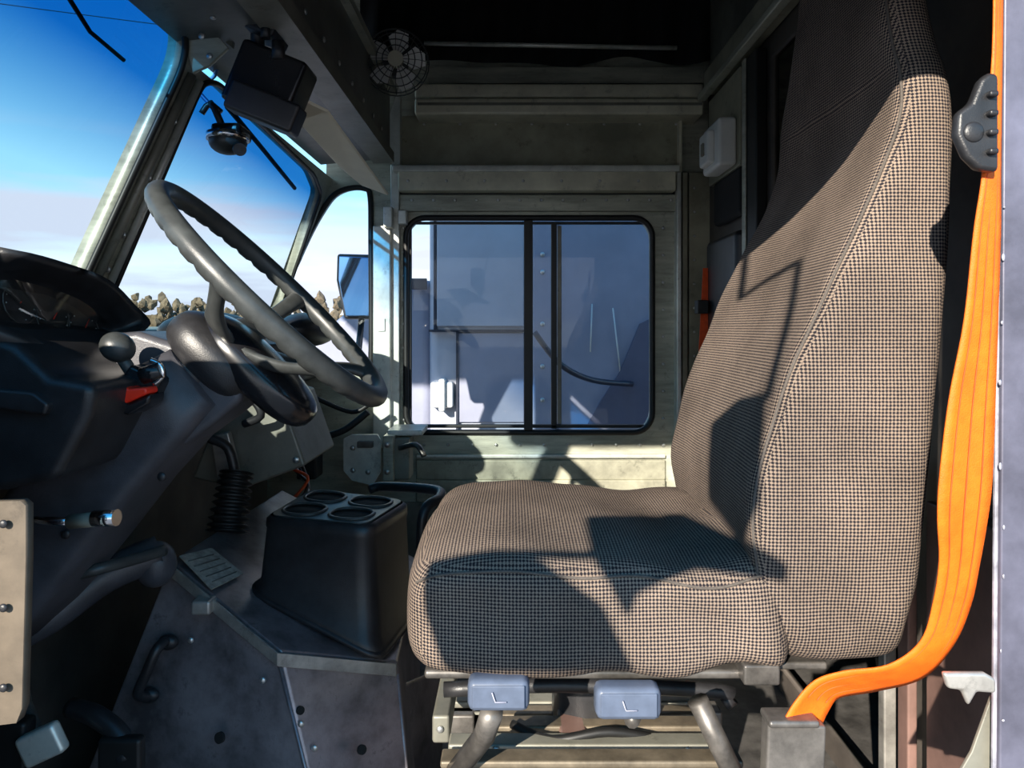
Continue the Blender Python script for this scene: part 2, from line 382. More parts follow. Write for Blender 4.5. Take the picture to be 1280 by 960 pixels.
# ---------------------------------------------------------------- driver seat
seat=E('driver_seat')
def backloft():
    S=[(-.385,.33,.43,.88,1.20),(-.375,.30,.445,.85,1.23),(-.34,.28,.452,.83,1.25),(-.28,.27,.458,.82,1.26),(-.2,.262,.465,.815,1.265),(-.1,.285,.474,.815,1.265),(0,.325,.484,.815,1.265),(.1,.372,.492,.818,1.26),(.18,.41,.497,.82,1.255),(.24,.43,.499,.822,1.25),(.29,.433,.497,.83,1.235),(.33,.432,.493,.845,1.215),(.40,.433,.49,.865,1.18),(.48,.438,.487,.875,1.165),(.55,.445,.482,.89,1.15),(.60,.45,.475,.93,1.12)]
    pts=[Vector((s[0],s[1],s[2])) for s in S]; pts2=[Vector((s[3],s[4],0)) for s in S]
    a=spline(pts,6); b=spline(pts2,6)
    rings=[]; seam=[]
    for p,q in zip(a,b):
        ring=rr(p.y,p.z,q.x,q.y,.030,5)
        rs=[];n=len(ring)
        for i in range(n):
            u=Vector(ring[i]);v=Vector(ring[(i+1)%n]); k=6 if i%6==5 else 1
            for j in range(k): rs.append(u.lerp(v,j/k))
        out=[]
        ym=(q.x+q.y)/2; hw=(q.y-q.x)/2
        for c in rs:
            f=1-((c.y-ym)/hw)**2
            dx=0
            if c.x<(p.y+p.z)/2: dx=.012*f*(1 if p.x<.3 else .4)
            v=Vector((c.x+dx,c.y,EZ+p.x))
            w=noise.noise(v*14)*.0035+noise.noise(v*5)*.005+noise.noise(Vector((v.x*30,v.y*8,v.z*9)))*.003
            if p.x<-.25: w+=.005*math.sin((v.x*.8+v.z)*55)*min(1,(-.25-p.x)/.08)
            v+=Vector((w,w*.9,0)); out.append(v)
        rings.append(out); seam.append(out[35]+Vector((-.0006,-.0006,0)))
    o=loft('backrest',rings,'fab',seat); boxuv(o)
    tube('seam_back',seam[10:-6],.0018,'seam',seat,6)
    seam2=[r[24]+Vector((-.0006,.0006,0)) for r in rings]
    tube('seam_back_far',seam2[10:-6],.0018,'seam',seat,6)
backloft()
def cushion():
    S=[(-.128,-.36,-.315,.92,1.18),(-.122,-.375,-.295,.87,1.22),(-.108,-.385,-.275,.84,1.245),(-.08,-.39,-.262,.822,1.26),(-.02,-.392,-.256,.815,1.265),(.06,-.39,-.26,.813,1.265),(.14,-.39,-.268,.813,1.265),(.22,-.388,-.272,.813,1.265),(.28,-.386,-.272,.815,1.265),(.305,-.38,-.28,.83,1.25),(.318,-.36,-.30,.86,1.2)]
    a=spline([Vector(s[:3]) for s in S],6); b=spline([Vector((s[3],s[4],0)) for s in S],6)
    rings=[]; seam=[]
    for p,q in zip(a,b):
        ring=rr(q.x,q.y,p.y,p.z,.030,5); n=len(ring); rs=[]
        for i in range(n):
            u=Vector(ring[i]);v=Vector(ring[(i+1)%n]); k=8 if i%6==5 else 1
            for j in range(k): rs.append(u.lerp(v,j/k))
        out=[]
        ym=(q.x+q.y)/2; hw=(q.y-q.x)/2
        for c in rs:
            f=max(0,1-((c.x-ym)/hw)**2); dz=.014*f if c.y>(p.y+p.z)/2 else 0
            v=Vector((p.x,c.x,EZ+c.y+dz)); w=noise.noise(v*13)*.005+noise.noise(v*5)*.007
            if c.x<ym: w+= -.007*math.sin((p.x+ c.y*1.2)*38)*max(0,(p.x-.05)/.25)
            v+=Vector((0,w,w)); out.append(v)
        rings.append(out); seam.append(out[29]+Vector((0,-.0008,.0004)))
    o=loft('cushion',rings,'fab',seat); boxuv(o)
    tube('seam_cushion',seam[12:-6],.0018,'seam',seat,6)
cushion()
pbox('pan',530,838,972,850,.84,1.24,'steel',seat,.004)
pbox('pan_bracket',930,832,976,858,.82,.86,'steel',seat,.003)
pbox('back_plate',965,828,1035,838,.86,1.2,'steel',seat,.003)
for nm,x0,y0,x1,y1 in [('lever_1',584,852,662,892),('lever_2',745,862,828,903)]:
    pbox(nm,x0,y0,x1,y1,.80,.83,'bluegr',seat,.008)
    pbox(nm+'_rim',x0+6,y0+6,x1-6,y1-6,.7975,.80,'bluegr',seat,.004)
    tube(nm+'_icon',[P((x0+x1)/2-8,(y0+y1)/2-6,.795),P((x0+x1)/2-4,(y0+y1)/2+6,.795),P((x0+x1)/2+10,(y0+y1)/2+6,.795)],.0008,'greyv',seat,5)
tube('lever_arm_1',[P(615,890,.83),P(605,920,.86),P(570,965,.9)],.013,'steel',seat)
tube('lever_arm_2',[P(790,900,.83),P(800,880,1.0)],.009,'steel',seat)
tube('link_tube',[P(555,862,1.0),P(700,856,1.0),P(900,864,1.0),P(905,880,1.0)],.010,'blk',seat,sm=4)
for k,Y in enumerate((.88,1.2)):
    q0=P(872,875,.88); q1=P(925,985,.88)
    tube('scissor_%d'%k,[Vector((q0.x,Y,q0.z)),Vector((q1.x,Y,q1.z))],.013,'steel',seat)
    q0=P(560,870,.88); q1=P(535,985,.88)
    if k: tube('scissor_front_%d'%k,[Vector((q0.x,Y,q0.z)),Vector((q1.x,Y,q1.z))],.012,'steel',seat)
for k,(x0,y0,x1,y1,Y,mt) in enumerate([(565,877,870,886,1.15,'aluD'),(600,893,872,900,1.1,'basebar'),(612,908,885,919,1.0,'basebar'),(560,931,900,945,.95,'aluD'),(550,952,930,962,.9,'basebar')]):
    pbox('base_cross_%d'%k,x0,y0,x1,y1,Y,Y+.03,mt,seat,.003)
pbox('base_side_left',540,895,562,930,1.0,1.15,'aluD',seat,.004)
pbox('base_side_block',700,918,735,932,.98,1.05,'brown',seat,.004)
rivets('base_bolts',[P(620,938,.948),P(860,938,.948),P(550,912,.998)],.005,'screw',seat)
tube('air_hose',[P(640,905,1.0),P(690,925,.97),P(760,915,.97),P(830,925,.98)],.006,'rubber',seat,sm=5)
box('air_bag_cushion',(.06,1.02,EZ-.62),(.2,1.16,EZ-.44),'blk',seat,.04)
for k,Y in enumerate((.86,1.22)):
    box('floor_rail_%d'%k,(-.14,Y-.025,0),(.36,Y+.025,.04),'steel',seat,.004)
    box('pedestal_top_%d'%k,(-.10,Y-.02,EZ-.66),(.34,Y+.02,EZ-.62),'steel',seat,.004)
for x in (-.08,.30):
    for Y in (.87,1.21): box('pedestal_leg',(x-.02,Y-.02,.035),(x+.02,Y+.02,EZ-.62),'steel',seat,.004)
box('pedestal_panel',(-.06,1.20,.04),(.29,1.21,EZ-.62),'aluD',seat)
# ---------------------------------------------------------------- belt
bl=E('seat_belt')
edges=[(1241,1252,-40,.655),(1240,1251,40,.655),(1237,1250,100,.655),(1227,1249,215,.655),(1216,1249,290,.66),(1204,1246,400,.665),(1185,1243,500,.67),(1173,1239,600,.675),(1171,1233,650,.68),(1173,1223,700,.69),(1166,1212,750,.70),(1150,1190,800,.71)]
Lf=[P(e[0],e[2],e[3]+.0) for e in edges]; Rt=[P(e[1],e[2]+ (0 if e[2]<700 else 6),e[3]+.004) for e in edges]
Lf+= [P(1110,830,.72),P(1055,838,.73),P(1018,850,.735),P(992,878,.735),P(976,906,.735)]
Rt+= [P(1152,846,.74),P(1095,862,.76),P(1050,870,.76),P(1036,885,.75),P(1024,910,.745)]
Ls=spline(Lf,6);Rs=spline(Rt,6)
vs=[];W=7
for i,(l,r) in enumerate(zip(Ls,Rs)):
    nrm_=(r-l).cross(Vector((0,0,1))).normalized()
    for k in range(W): 
        t=k/(W-1)
        vs.append(l.lerp(r,t)+nrm_*.002*math.sin(t*3.14)*math.sin(i*.11))
fs=[(i*W+k,i*W+k+1,(i+1)*W+k+1,(i+1)*W+k) for i in range(len(Ls)-1) for k in range(W-1)]
o=mesh('webbing',vs,fs,'belt',bl,smooth=True); s=o.modifiers.new('s','SOLIDIFY'); s.thickness=.002
for tt in (.22,.5,.78):
    tube('weave_line',[l.lerp(r,tt)+Vector((0,-.0030,0)) for l,r in list(zip(Ls,Rs))[:-8]],.0006,'beltd',bl,4)
prism('anchor_plate',[P(960,905,.73),P(1034,908,.73),P(1030,1010,.73),P(956,1010,.73)],(0,.02,0),'steel',bl,.003)
pbox('anchor_top',962,902,1026,912,.725,.755,'steel',bl,.003)
gd=E('belt_guide')
prism('body',[P(1238,88,.64),P(1250,92,.64),P(1250,215,.64),P(1225,212,.64),P(1208,195,.64),P(1196,168,.64),P(1198,140,.64),P(1215,128,.64),P(1226,100,.64)],(0,.012,0),'blk',gd,.005)
for k in range(4): pbox('rib_%d'%k,1238,112+k*24,1250,120+k*24,.634,.642,'blk',gd,.002)
ell('bolt',P(1217,165,.64),(.009,.003,.009),'blk',gd)
jb=E('door_jamb')
prism('edge',[P(1249,-60,.69),P(1241,1010,.69),P(1249,1010,.69),P(1257,-60,.69)],(0,.004,0),'jambe',jb,.001)
prism('face',[P(1249,1010,.685),P(1256,-60,.685),P(1360,-60,.685),P(1360,1010,.685)],(0,.006,0),'jamb',jb,.002)
prism('latch_hook',[P(1180,842,.68),P(1232,842,.68),P(1246,850,.68),P(1246,868,.68),P(1222,866,.68),P(1212,884,.68),P(1203,864,.68),P(1186,862,.68)],(0,.008,0),'dogL',jb,.003)
prism('gusset',[P(1240,870,.70),P(1240,1000,.70),P(1180,1000,.70),P(1215,940,.70)],(0,.004,0),'aluD',jb,.001)
rng=[(P(1252+random.uniform(-3,4),y+random.uniform(-15,15),.6835)) for y in range(10,950,80)]
for i,p in enumerate(rng): ell('paint_chip_%d'%i,p,(.0007+random.random()*.001,.0006,.001+random.random()*.003),'jambe',jb,seg=8)
hb=E('door_hinge_bracket')
plate('plate',[px2(-40,630,.6),px2(20,628,.6),px2(27,634,.6),px2(27,700,.6),px2(22,890,.6),px2(15,908,.6),px2(-40,915,.6)],[],.010,'tan',hb,lambda u,v,w: Vector((u,.61+w,v)))
for y in (655,760,860): ell('bolt',P(4,y,.601),(.0035,.002,.0035),'blk',hb)
# ---------------------------------------------------------------- steering wheel
sw=E('steering_wheel')
C=P(344,370,1.0); n=Vector((.7,.05,.7)).normalized()
v=Vector((.7,0,-.7)); v=(v-n*v.dot(n)).normalized(); u=n.cross(v).normalized()
if u.y<0: u=-u
R=.191; rings=[]; NN=160
for i in range(NN):
    t=2*math.pi*i/NN; rad=u*math.cos(t)+v*math.sin(t)
    rings.append([])
    for k in range(14):
        a=2*math.pi*k/14; r0=.0140
        bmp=-.0028*max(0,math.sin(t*40))*max(0,-math.sin(a)) 
        rings[-1].append(C+rad*(R+math.cos(a)*(r0))+n*(math.sin(a)*(r0+bmp)))
loft('rim',rings,'grip',sw,cyc=True)
def spoke(name,ang,w1,w2):
    d=u*math.cos(ang)+v*math.sin(ang); s=d.cross(n).normalized(); rg=[]
    for t,rd,dp,w in [(0,.03,-.075,w1),(.3,.070,-.066,w1*.9),(.6,.115,-.044,w2*1.0),(.85,.158,-.014,w2),(1,R-.004,-.002,w2*1.3)]:
        c=C+d*rd+n*dp
        rg.append([c+s*(w*math.cos(2*math.pi*k/12))+n*(.008*math.sin(2*math.pi*k/12)) for k in range(12)])
    rg=[[Vector(x) for x in col] for col in zip(*[spline([r[k] for r in rg],5) for k in range(12)])]
    loft(name,rg,'grip',sw)
for i,a in enumerate((-5,52,185,128)): spoke('spoke_%d'%i,math.radians(a),.026,.013)
def sup(name,c,ru,rv,rn,mat,e=.6,par=None):
    bm=bmesh.new(); bmesh.ops.create_uvsphere(bm,u_segments=32,v_segments=18,radius=1)
    for q in bm.verts:
        f=lambda t: math.copysign(abs(t)**e,t)
        q.co=c+u*(f(q.co.x)*ru)+v*(f(q.co.y)*rv)+n*(f(q.co.z)*rn)
    me=bpy.data.meshes.new(name); bm.to_mesh(me); bm.free()
    for p in me.polygons: p.use_smooth=True
    return obj(name,me,mat,par or sw)
sup('horn_pad',C-n*.085+v*.055,.062,.098,.030,'blkg',.75)
sup('hub_cover',C-n*.108+v*.005,.068,.072,.034,'blk',.75)
# ---------------------------------------------------------------- steering column
sc=E('steering_column')
cen=[P(262,468,1.0),P(215,505,1.0),P(150,565,1.0),P(90,645,1.0),P(40,720,1.0),P(0,775,1.0)]
half=[.045,.058,.066,.064,.055,.045]
rg=[]
for i,c in enumerate(cen):
    t=(cen[min(i+1,5)]-cen[max(i-1,0)]).normalized(); s=Vector((t.z,0,-t.x))
    rg.append([c+s*q[0]+Vector((0,1,0))*q[1] for q in rr(-half[i],half[i],-.075,.075,.02,4)])
loft('shroud',rg,'col',sc,smooth=True)
cyl('upper_collar',C-n*.12,C-n*.18,.05,'blk',sc,.046,28)
prism('upper_cowl',[P(122,418,.95),P(170,414,.95),P(225,432,.95),P(300,482,.95),P(303,500,.95),P(270,528,.95),P(225,560,.95),P(150,520,.95),P(122,470,.95)],(0,.1,0),'col',sc,.012)
rivets('screw_recess',[P(202,596,.922),P(82,668,.922)],.006,'blk',sc)
cyl('signal_stalk',P(30,650,.88),P(88,652,.86),.005,'chrome',sc)
cyl('signal_stalk_grip',P(88,652,.86),P(134,648,.85),.0085,'alu',sc)
cyl('signal_stalk_tip',P(118,648,.853),P(146,647,.85),.0095,'chrome',sc)
sl=E('gear_selector')
ell('knob',P(147,434,.9),(.021,.02,.018),'grip',sl,Matrix.Rotation(math.radians(30),3,'Y'))
cyl('stem',P(152,446,.9),P(172,478,.92),.0075,'grip',sl)
pbox('mount',150,462,196,500,.90,.94,'blkg',sl,.006,Matrix.Rotation(math.radians(25),3,'Y'))
prism('hazard_red_tab',[P(124,478,.87),P(138,470,.87),P(160,486,.87),P(182,484,.87),P(184,492,.87),P(158,504,.87),P(134,502,.87)],(0,.03,0),'red',sl,.003)
prism('lower_body',[P(134,500,.875),P(160,504,.875),P(188,492,.875),P(186,505,.875),P(160,520,.875),P(140,514,.875)],(0,.04,0),'blkg',sl,.004)
cyl('key_barrel',P(178,470,.88),P(202,462,.88),.010,'blkg',sl)
tube('key_ring',[P(188,450,.88),P(200,456,.88),P(203,470,.88),P(192,480,.88)],.003,'chrome',sl,sm=4)
# ---------------------------------------------------------------- instrument cluster & dash
ic=E('instrument_cluster')
out=[P(-60,318,.84),P(10,322,.84),P(75,338,.9),P(128,358,.98),P(160,388,1.05),P(180,412,1.08),P(150,432,1.02),P(120,470,.95),P(72,474,.88),P(20,440,.82),P(-60,400,.78)]
inn=[P(-60,335,.85),P(5,340,.86),P(68,355,.92),P(112,372,.98),P(140,395,1.03),P(152,412,1.05),P(130,428,1.02),P(105,455,.96),P(70,456,.9),P(35,425,.85),P(-60,390,.8)]
back=[p+Vector((-.12,.02,-.05)) for p in out]
rec=[p+Vector((-.035,.01,-.01)) for p in inn]
m=len(out); lip=[p+Vector((.012,-.004,.008)) for p in out]
lip2=[o_.lerp(i_,.55)+Vector((.014,-.004,.01)) for o_,i_ in zip(out,inn)]
loft('pod',[spline(r,4,True) for r in (back,out,lip,lip2,inn,rec)],'blk',ic,caps=True)
r2=[p+Vector((.004,0,.002)) for p in rec]
loft('face',[spline([p.lerp(sum(r2,Vector())/m,t) for p in r2],3,True) for t in (0,.98)],'facep',ic,caps=False)
r3=[p+Vector((.022,-.003,.006)) for p in rec]
loft('lens',[spline([p.lerp(sum(r3,Vector())/m,t) for p in r3],3,True) for t in (0,.98)],'lens',ic,caps=False)
cc=sum(r2,Vector())/m
fn=(r2[4]-r2[1]).cross(r2[8]-r2[3]).normalized()
if fn.x<0: fn=-fn
for k,(px,py,rad) in enumerate([(62,400,.028),(100,415,.03),(20,380,.026),(85,435,.012)]):
    d=Vector(((px-640)/F,1,-(py-410)/F)); o0=Vector((0,0,EZ)); t=fn.dot(cc-o0)/fn.dot(d); g=o0+d*t+fn*.006
    s=fn.cross(Vector((0,0,1))).normalized(); w=s.cross(fn)
    tube('gauge_ring_%d'%k,[g+(s*math.cos(q*.3927)+w*math.sin(q*.3927))*rad for q in range(16)],.0009,'steel',ic,5,True)
    tube('needle_%d'%k,[g,g+(s*-.6+w*.7)*rad*.8],.0009,'red',ic,5)
    rivets('ticks_%d'%k,[g+(s*math.cos(q*.5)+w*math.sin(q*.5))*rad*.82 for q in range(10)],.0010,'screw',ic)
db=E('dashboard')
prism('near_body',[P(-80,395,.8),P(20,430,.8),P(60,470,.8),P(118,480,.8),P(112,520,.8),P(70,600,.8),P(0,615,.8),P(-80,620,.8)],(0,.35,0),'blk',db,.012)
prism('near_ridge',[P(-80,480,.79),P(40,490,.79),P(60,505,.79),P(55,520,.79),P(-80,500,.79)],(0,.02,0),'blk',db,.004)
prism('top_shelf',[(-.775,.62,EZ-.04),(-.70,.62,EZ-.03),(-.64,.62,EZ-.06),(-.62,.62,EZ-.16),(-.775,.62,EZ-.18)],(0,D-.64,0),'blk',db,.01)
ell('defrost_hood',P(262,415,1.45),(.08,.14,.04),'blk',db)
ell('passenger_hood',P(385,412,1.95),(.07,.16,.045),'blk',db)
pbox('under_dash_panel',250,430,372,492,1.6,1.66,'darkwall',db,.005)
hv=E('heater_box')
prism('front',[P(308,486,1.5),P(352,496,1.5),P(382,582,1.5),P(300,612,1.5),P(240,598,1.5),P(270,520,1.5)],(0,.25,0),'aluD',hv,.006)
prism('bracket',[P(262,545,1.47),P(285,540,1.47),P(300,600,1.47),P(272,606,1.47)],(0,.02,0),'dogL',hv,.004)
tube('hose_clip',[P(300,500,1.46),P(318,502,1.45),P(326,520,1.45),P(305,530,1.46)],.008,'blk',hv,sm=4)
rivets('bolts',[P(345,505,1.49),P(370,575,1.49),P(300,600,1.49)],.007,'screw',hv)
bt=E('shift_cable_boot')
pp=[P(296,590,1.42),P(290,625,1.40),P(284,665,1.38)]
tube('bellows',spline(pp,20),lambda t:.026+.006*math.sin(t*60)+.008*t,'rubber',bt,16)
tube('rod',[P(262,548,1.42),P(285,560,1.42),P(294,595,1.42)],.009,'blk',bt,sm=4)
wr=E('wiring_harness')
tube('cable_1',[P(345,500,1.9),P(380,545,1.9),P(425,540,1.9),P(460,515,1.9)],.009,'rubber',wr,sm=6)
tube('cable_2',[P(360,480,2.2),P(400,500,2.2),P(440,515,2.2),P(462,505,2.2)],.007,'rubber',wr,sm=6)
for k in range(5):
    tube('wire_%d'%k,[P(340+7*k,560,1.95),P(365+5*k,585+4*k,1.9),P(385,600+8*k,1.85),P(350+10*k,640,1.8)],.004,['beltd','blk','dogL','blk','steel'][k],wr,6,sm=5)
box('relay_block',P(370,560,2.1),P(395,600,2.1)+Vector((0,.08,0)),'blk',wr,.006)
lh=E('door_latch')
plate('latch_plate',[px2(*p,2.2) for p in [(430,548),(440,543),(472,543),(476,550),(476,590),(466,606),(440,600),(430,588)]],[],.012,'aluL',lh,lambda a,b,w:Vector((a,2.2+w,b)))
pbox('latch_body',478,545,492,602,2.12,2.2,'alu',lh,.004)
pbox('latch_bar',446,552,466,560,2.17,2.19,'steel',lh,.003)
pbox('latch_block',490,548,512,600,2.14,2.22,'aluD',lh,.005)
tube('latch_lever',[P(500,560,2.12),P(520,556,2.08),P(530,570,2.06)],.008,'steel',lh,sm=4)
pbox('latch_stop',484,538,528,545,2.16,2.3,'aluL',lh,.003)
rivets('latch_bolts',[P(441,560,2.19),P(441,588,2.19),P(460,590,2.19),P(484,556,2.11),P(484,590,2.11)],.008,'screw',lh)
# ---------------------------------------------------------------- engine cover
eg=E('engine_cover')
A=P(214,700,1.2);Bq=P(350,812,1.10);Cq=P(497,826,1.2);Fq=P(525,700,1.75);Eq=P(352,612,1.75)
A2=P(60,1180,1.16);B2=P(435,1180,1.03);C2=P(520,1128,1.16)
A2.z=B2.z=C2.z=0.005
F2=Vector((Fq.x,Fq.y,.005)); E2=Vector((Eq.x-.1,Eq.y,.005))
mesh('cover',[A,Bq,Cq,Fq,Eq,A2,B2,C2,F2,E2],[(0,1,2),(0,2,3,4),(0,5,6,1),(1,6,7,2),(2,7,8,3),(3,8,9,4),(4,9,5,0)],'dog',eg,bevel=.004)
def strip(name,a,b,w,mat,th=.004,off=Vector((0,-.008,0))):
    d=Vector((0,0,-w)); return prism(name,[a+off,b+off,b+off+d,a+off+d],(0,-th,0),mat,eg,.001)
strip('edge_strip_1',A+(A-Bq)*.05,Bq,.020,'dogL')
strip('edge_strip_2',Bq,Cq,.020,'dogL')
tube('corner_fold_1',[Bq+Vector((0,-.002,-.02)),B2],.003,'dog',eg,6)
tube('corner_fold_2',[Cq+Vector((0,-.002,-.02)),C2],.003,'dog',eg,6)
nrm=(Bq-A).cross(A2-A).normalized(); nrm=nrm if nrm.y<0 else -nrm
nr2=(Cq-Bq).cross(B2-Bq).normalized(); nr2=nr2 if nr2.y<0 else -nr2
def onpl(px,py,p0,nn,off=0):
    d=Vector(((px-640)/F,1,-(py-410)/F)); o0=Vector((0,0,EZ)); t=nn.dot(p0-o0)/nn.dot(d); return o0+d*t+nn*off
for k,(px,py,p0,nn,r) in enumerate([(275,922,A,nrm,.008),(375,888,Bq,nr2,.006),(452,937,Bq,nr2,.007)]):
    cyl('hole_plug_%d'%k,onpl(px,py,p0,nn,-.002),onpl(px,py,p0,nn,.003),r,'void',eg)
rivets('cover_screws',[onpl(375,905,Bq,nr2,.003),onpl(330,850,A,nrm,.003),onpl(240,800,A,nrm,.003),onpl(392,935,Bq,nr2,.003)],.005,'screw',eg)
tn=(Cq-A).cross(Eq-A).normalized(); tn=tn if tn.z>0 else -tn
prism('label',[onpl(222,700,A,tn,.006),onpl(262,690,A,tn,.006),onpl(302,722,A,tn,.006),onpl(262,742,A,tn,.006)],tn*.002,'paper',eg)
for k in range(5): 
    t=.15+.17*k
    tube('label_line_%d'%k,[onpl(226+44*t,702+38*t,A,tn,.009),onpl(258+42*t,694+32*t,A,tn,.009)],.0010,'steel',eg,4)
pbox('latch_clip',238,752,262,770,1.13,1.16,'dogL',eg,.004)
tube('grab_handle',[onpl(212,800,A,nrm,.0),onpl(216,805,A,nrm,.03),onpl(205,835,A,nrm,.035),onpl(192,862,A,nrm,.03),onpl(190,870,A,nrm,0)],.008,'blk',eg,sm=5)
ell('handle_foot_1',onpl(213,802,A,nrm,.005),(.016,.01,.012),'blk',eg); ell('handle_foot_2',onpl(188,868,A,nrm,.005),(.018,.01,.012),'blk',eg)
prism('side_step',[P(500,860,1.3),P(552,838,1.5),P(552,960,1.45),P(503,1010,1.3)],(0,.02,0),'dog',eg,.004)
# ---------------------------------------------------------------- cup holder
ch=E('cup_holder')
t0=[P(326,652,1.22),P(462,657,1.16),P(514,640,1.34),P(388,624,1.44)]
for p in t0: p.z=EZ-.318
def ztop(p): return A.z-(tn.x*(p.x-A.x)+tn.y*(p.y-A.y))/tn.z
bb=[]
for p,dx,dy in zip(t0,(-.015,.016,.012,-.015),(-.01,-.012,.015,.015)):
    q=Vector((p.x+dx,p.y+dy,0)); q.z=max(ztop(q),EZ-.515)+.004; bb.append(q)
def rquad(q,r=.15,k=5):
    out=[]
    for i in range(4):
        p=q[i];a=q[i-1];b=q[(i+1)%4]; s=p.lerp(a,r);e=p.lerp(b,r)
        for j in range(k): t=j/(k-1); out.append(s*(1-t)**2+p*2*t*(1-t)+e*t*t)
    return out
top=rquad(t0); bot=rquad(bb)
cT=sum(t0,Vector())/4
rgs=[bot,[b.lerp(t,.06)  for b,t in zip(bot,top)],[b.lerp(t,.1)+(cT-t)*.05 for b,t in zip(bot,top)],[b.lerp(t,.90)+(cT-t)*.02 for b,t in zip(bot,top)],[b.lerp(t,.93) for b,t in zip(bot,top)],[p+Vector((0,0,.003)) for p in top],[p.lerp(cT,.06)+Vector((0,0,.008)) for p in top]]
loft('body',rgs,'blk',ch,caps=False)
def bil(u_,v_,w_): 
    a=t0[0].lerp(t0[1],u_); b=t0[3].lerp(t0[2],u_); p=a.lerp(b,v_); return Vector((p.x,p.y,p.z+.008+w_))
hs=[]
for cu_ in (.28,.72):
    for cv in (.28,.72): hs.append(rr(cu_-.18,cu_+.18,cv-.18,cv+.18,.15,4))
plate('tray',rr(.05,.95,.05,.95,.1,4),hs,.004,'grip',ch,bil)
for h in hs:
    loft('cup_well',[[bil(a_,b_,0) for a_,b_ in h],[bil(a_,b_,-.075) for a_,b_ in h]],'void',ch,caps=True)
    tube('cup_rim',[bil(a_,b_,.003) for a_,b_ in h],.003,'grip',ch,6,True)
loft('base_flange',[[p+(p-cT).normalized()*.008 for p in bot],[p+(p-cT).normalized()*.008+Vector((0,0,.008)) for p in bot]],'blk',ch)
gb=E('grab_bar')
tube('bar',[P(462,612,1.6),P(480,608,1.6),P(542,612,1.5),P(550,622,1.45),P(530,640,1.4),P(526,700,1.4),P(526,800,1.4)],.010,'blk',gb,12,sm=5)
hs_=E('steering_shaft_hose')
tube('boot',[P(0,800,1.02),P(60,770,1.05),P(130,720,1.1),P(200,690,1.14)],.026,'col',hs_,14,sm=5)
tube('hose',[P(45,750,1.0),P(75,725,1.0),P(120,712,1.0),P(165,700,1.05),P(205,688,1.1)],.008,'grip',hs_,10,sm=5)
ell('joint',P(195,705,1.14),(.03,.03,.035),'col',hs_)
pd=E('brake_pedal')
pbox('pad',20,915,74,955,.98,1.0,'aluL',pd,.006,Matrix.Rotation(math.radians(-25),3,'Y'))
tube('arm',[P(55,940,1.0),P(30,880,1.05),P(20,820,1.12)],.01,'steel',pd)
box('pad_rubber',P(-5,905,.99),P(30,965,.99)+Vector((0,.03,0)),'rubber',pd,.006)
pa=E('accelerator_pedal')
tube('arm',[P(90,885,1.05),P(120,895,1.03),P(150,920,1.02),P(158,950,1.01)],.014,'blk',pa,sm=4)
pbox('pad',120,925,175,1000,1.0,1.02,'rubber',pa,.006)
# ---------------------------------------------------------------- overhead items
fan=E('cab_fan')
fc=P(495,76,1.95); 
def ringp(c,r,nrm_,k=28):
    s=nrm_.cross(Vector((0,0,1))).normalized(); w=s.cross(nrm_); return [c+(s*math.cos(2*math.pi*i/k)+w*math.sin(2*math.pi*i/k))*r for i in range(k)]
fnm=Vector((.1,-1,-.1)).normalized()
for r,o_ in ((.082,.0),(.086,.02),(.068,-.012),(.05,-.02),(.034,-.024)):
    tube('cage_ring',ringp(fc-fnm*o_,r,fnm),.0016,'grip',fan,6,True)
s_=fnm.cross(Vector((0,0,1))).normalized(); w_=s_.cross(fnm)
for k in range(20):
    a=2*math.pi*k/20; d=s_*math.cos(a)+w_*math.sin(a)
    tube('cage_wire',[fc+d*.02+fnm*.024,fc+d*.06+fnm*.018,fc+d*.082,fc+d*.086-fnm*.02,fc+d*.06-fnm*.05],.0009,'grip',fan,5)
for k in range(5):
    a=2*math.pi*k/5; d=s_*math.cos(a)+w_*math.sin(a); e=s_*math.cos(a+.75)+w_*math.sin(a+.75)
    e2=s_*math.cos(a+1.0)+w_*math.sin(a+1.0)
    mesh('blade',[fc+d*.018,fc+d*.062+fnm*.006,fc+(d+e).normalized()*.078+fnm*.004,fc+e*.078-fnm*.006,fc+e2*.05-fnm*.012,fc+e*.018-fnm*.006],[(0,1,2,3,4,5)],'white',fan,smooth=True)
cyl('hub',fc+fnm*.028,fc-fnm*.0,.02,'cream',fan); cyl('motor',fc-fnm*.01,fc-fnm*.08,.034,'grip',fan,.028)
tube('bracket',[fc-fnm*.06,fc-fnm*.07+Vector((-.03,0,.0)),Vector((Xc+.002,fc.y+.08,zc0+.17))],.009,'grip',fan,sm=4)
mo=E('backup_monitor')
rm=Matrix.Rotation(math.radians(22),3,'Y')
pbox('screen_body',285,58,372,140,1.25,1.33,'blkg',mo,.008,rm)
pbox('sun_hood',280,112,372,150,1.22,1.27,'blk',mo,.006,rm)
tube('mount_arm',[P(322,70,1.29),P(322,20,1.29),P(322,-10,1.29)],.012,'blk',mo)
pbox('mount_plate',300,18,345,38,1.25,1.33,'blk',mo,.005,rm)
cyl('knob_1',P(348,52,1.25),P(348,75,1.25),.011,'blk',mo); cyl('knob_2',P(332,30,1.25),P(332,48,1.25),.008,'blk',mo)
dc=E('dash_camera')
ell('dome',P(285,178,1.45),(.036,.036,.024),'grip',dc)
cyl('ring',P(285,172,1.45)+Vector((0,0,.008)),P(285,172,1.45)-Vector((0,0,.006)),.040,'chrome',dc,.040,28)
cyl('lens',P(298,185,1.42),P(300,187,1.40),.012,'blkg',dc)
pbox('housing',262,152,300,170,1.42,1.49,'blkg',dc,.008)
tube('stalk',[P(278,158,1.45),P(268,135,1.46),P(262,128,1.46)],.007,'blk',dc)
tube('clip',[P(252,142,1.46),P(262,130,1.46),P(276,140,1.46)],.006,'blk',dc,sm=3)
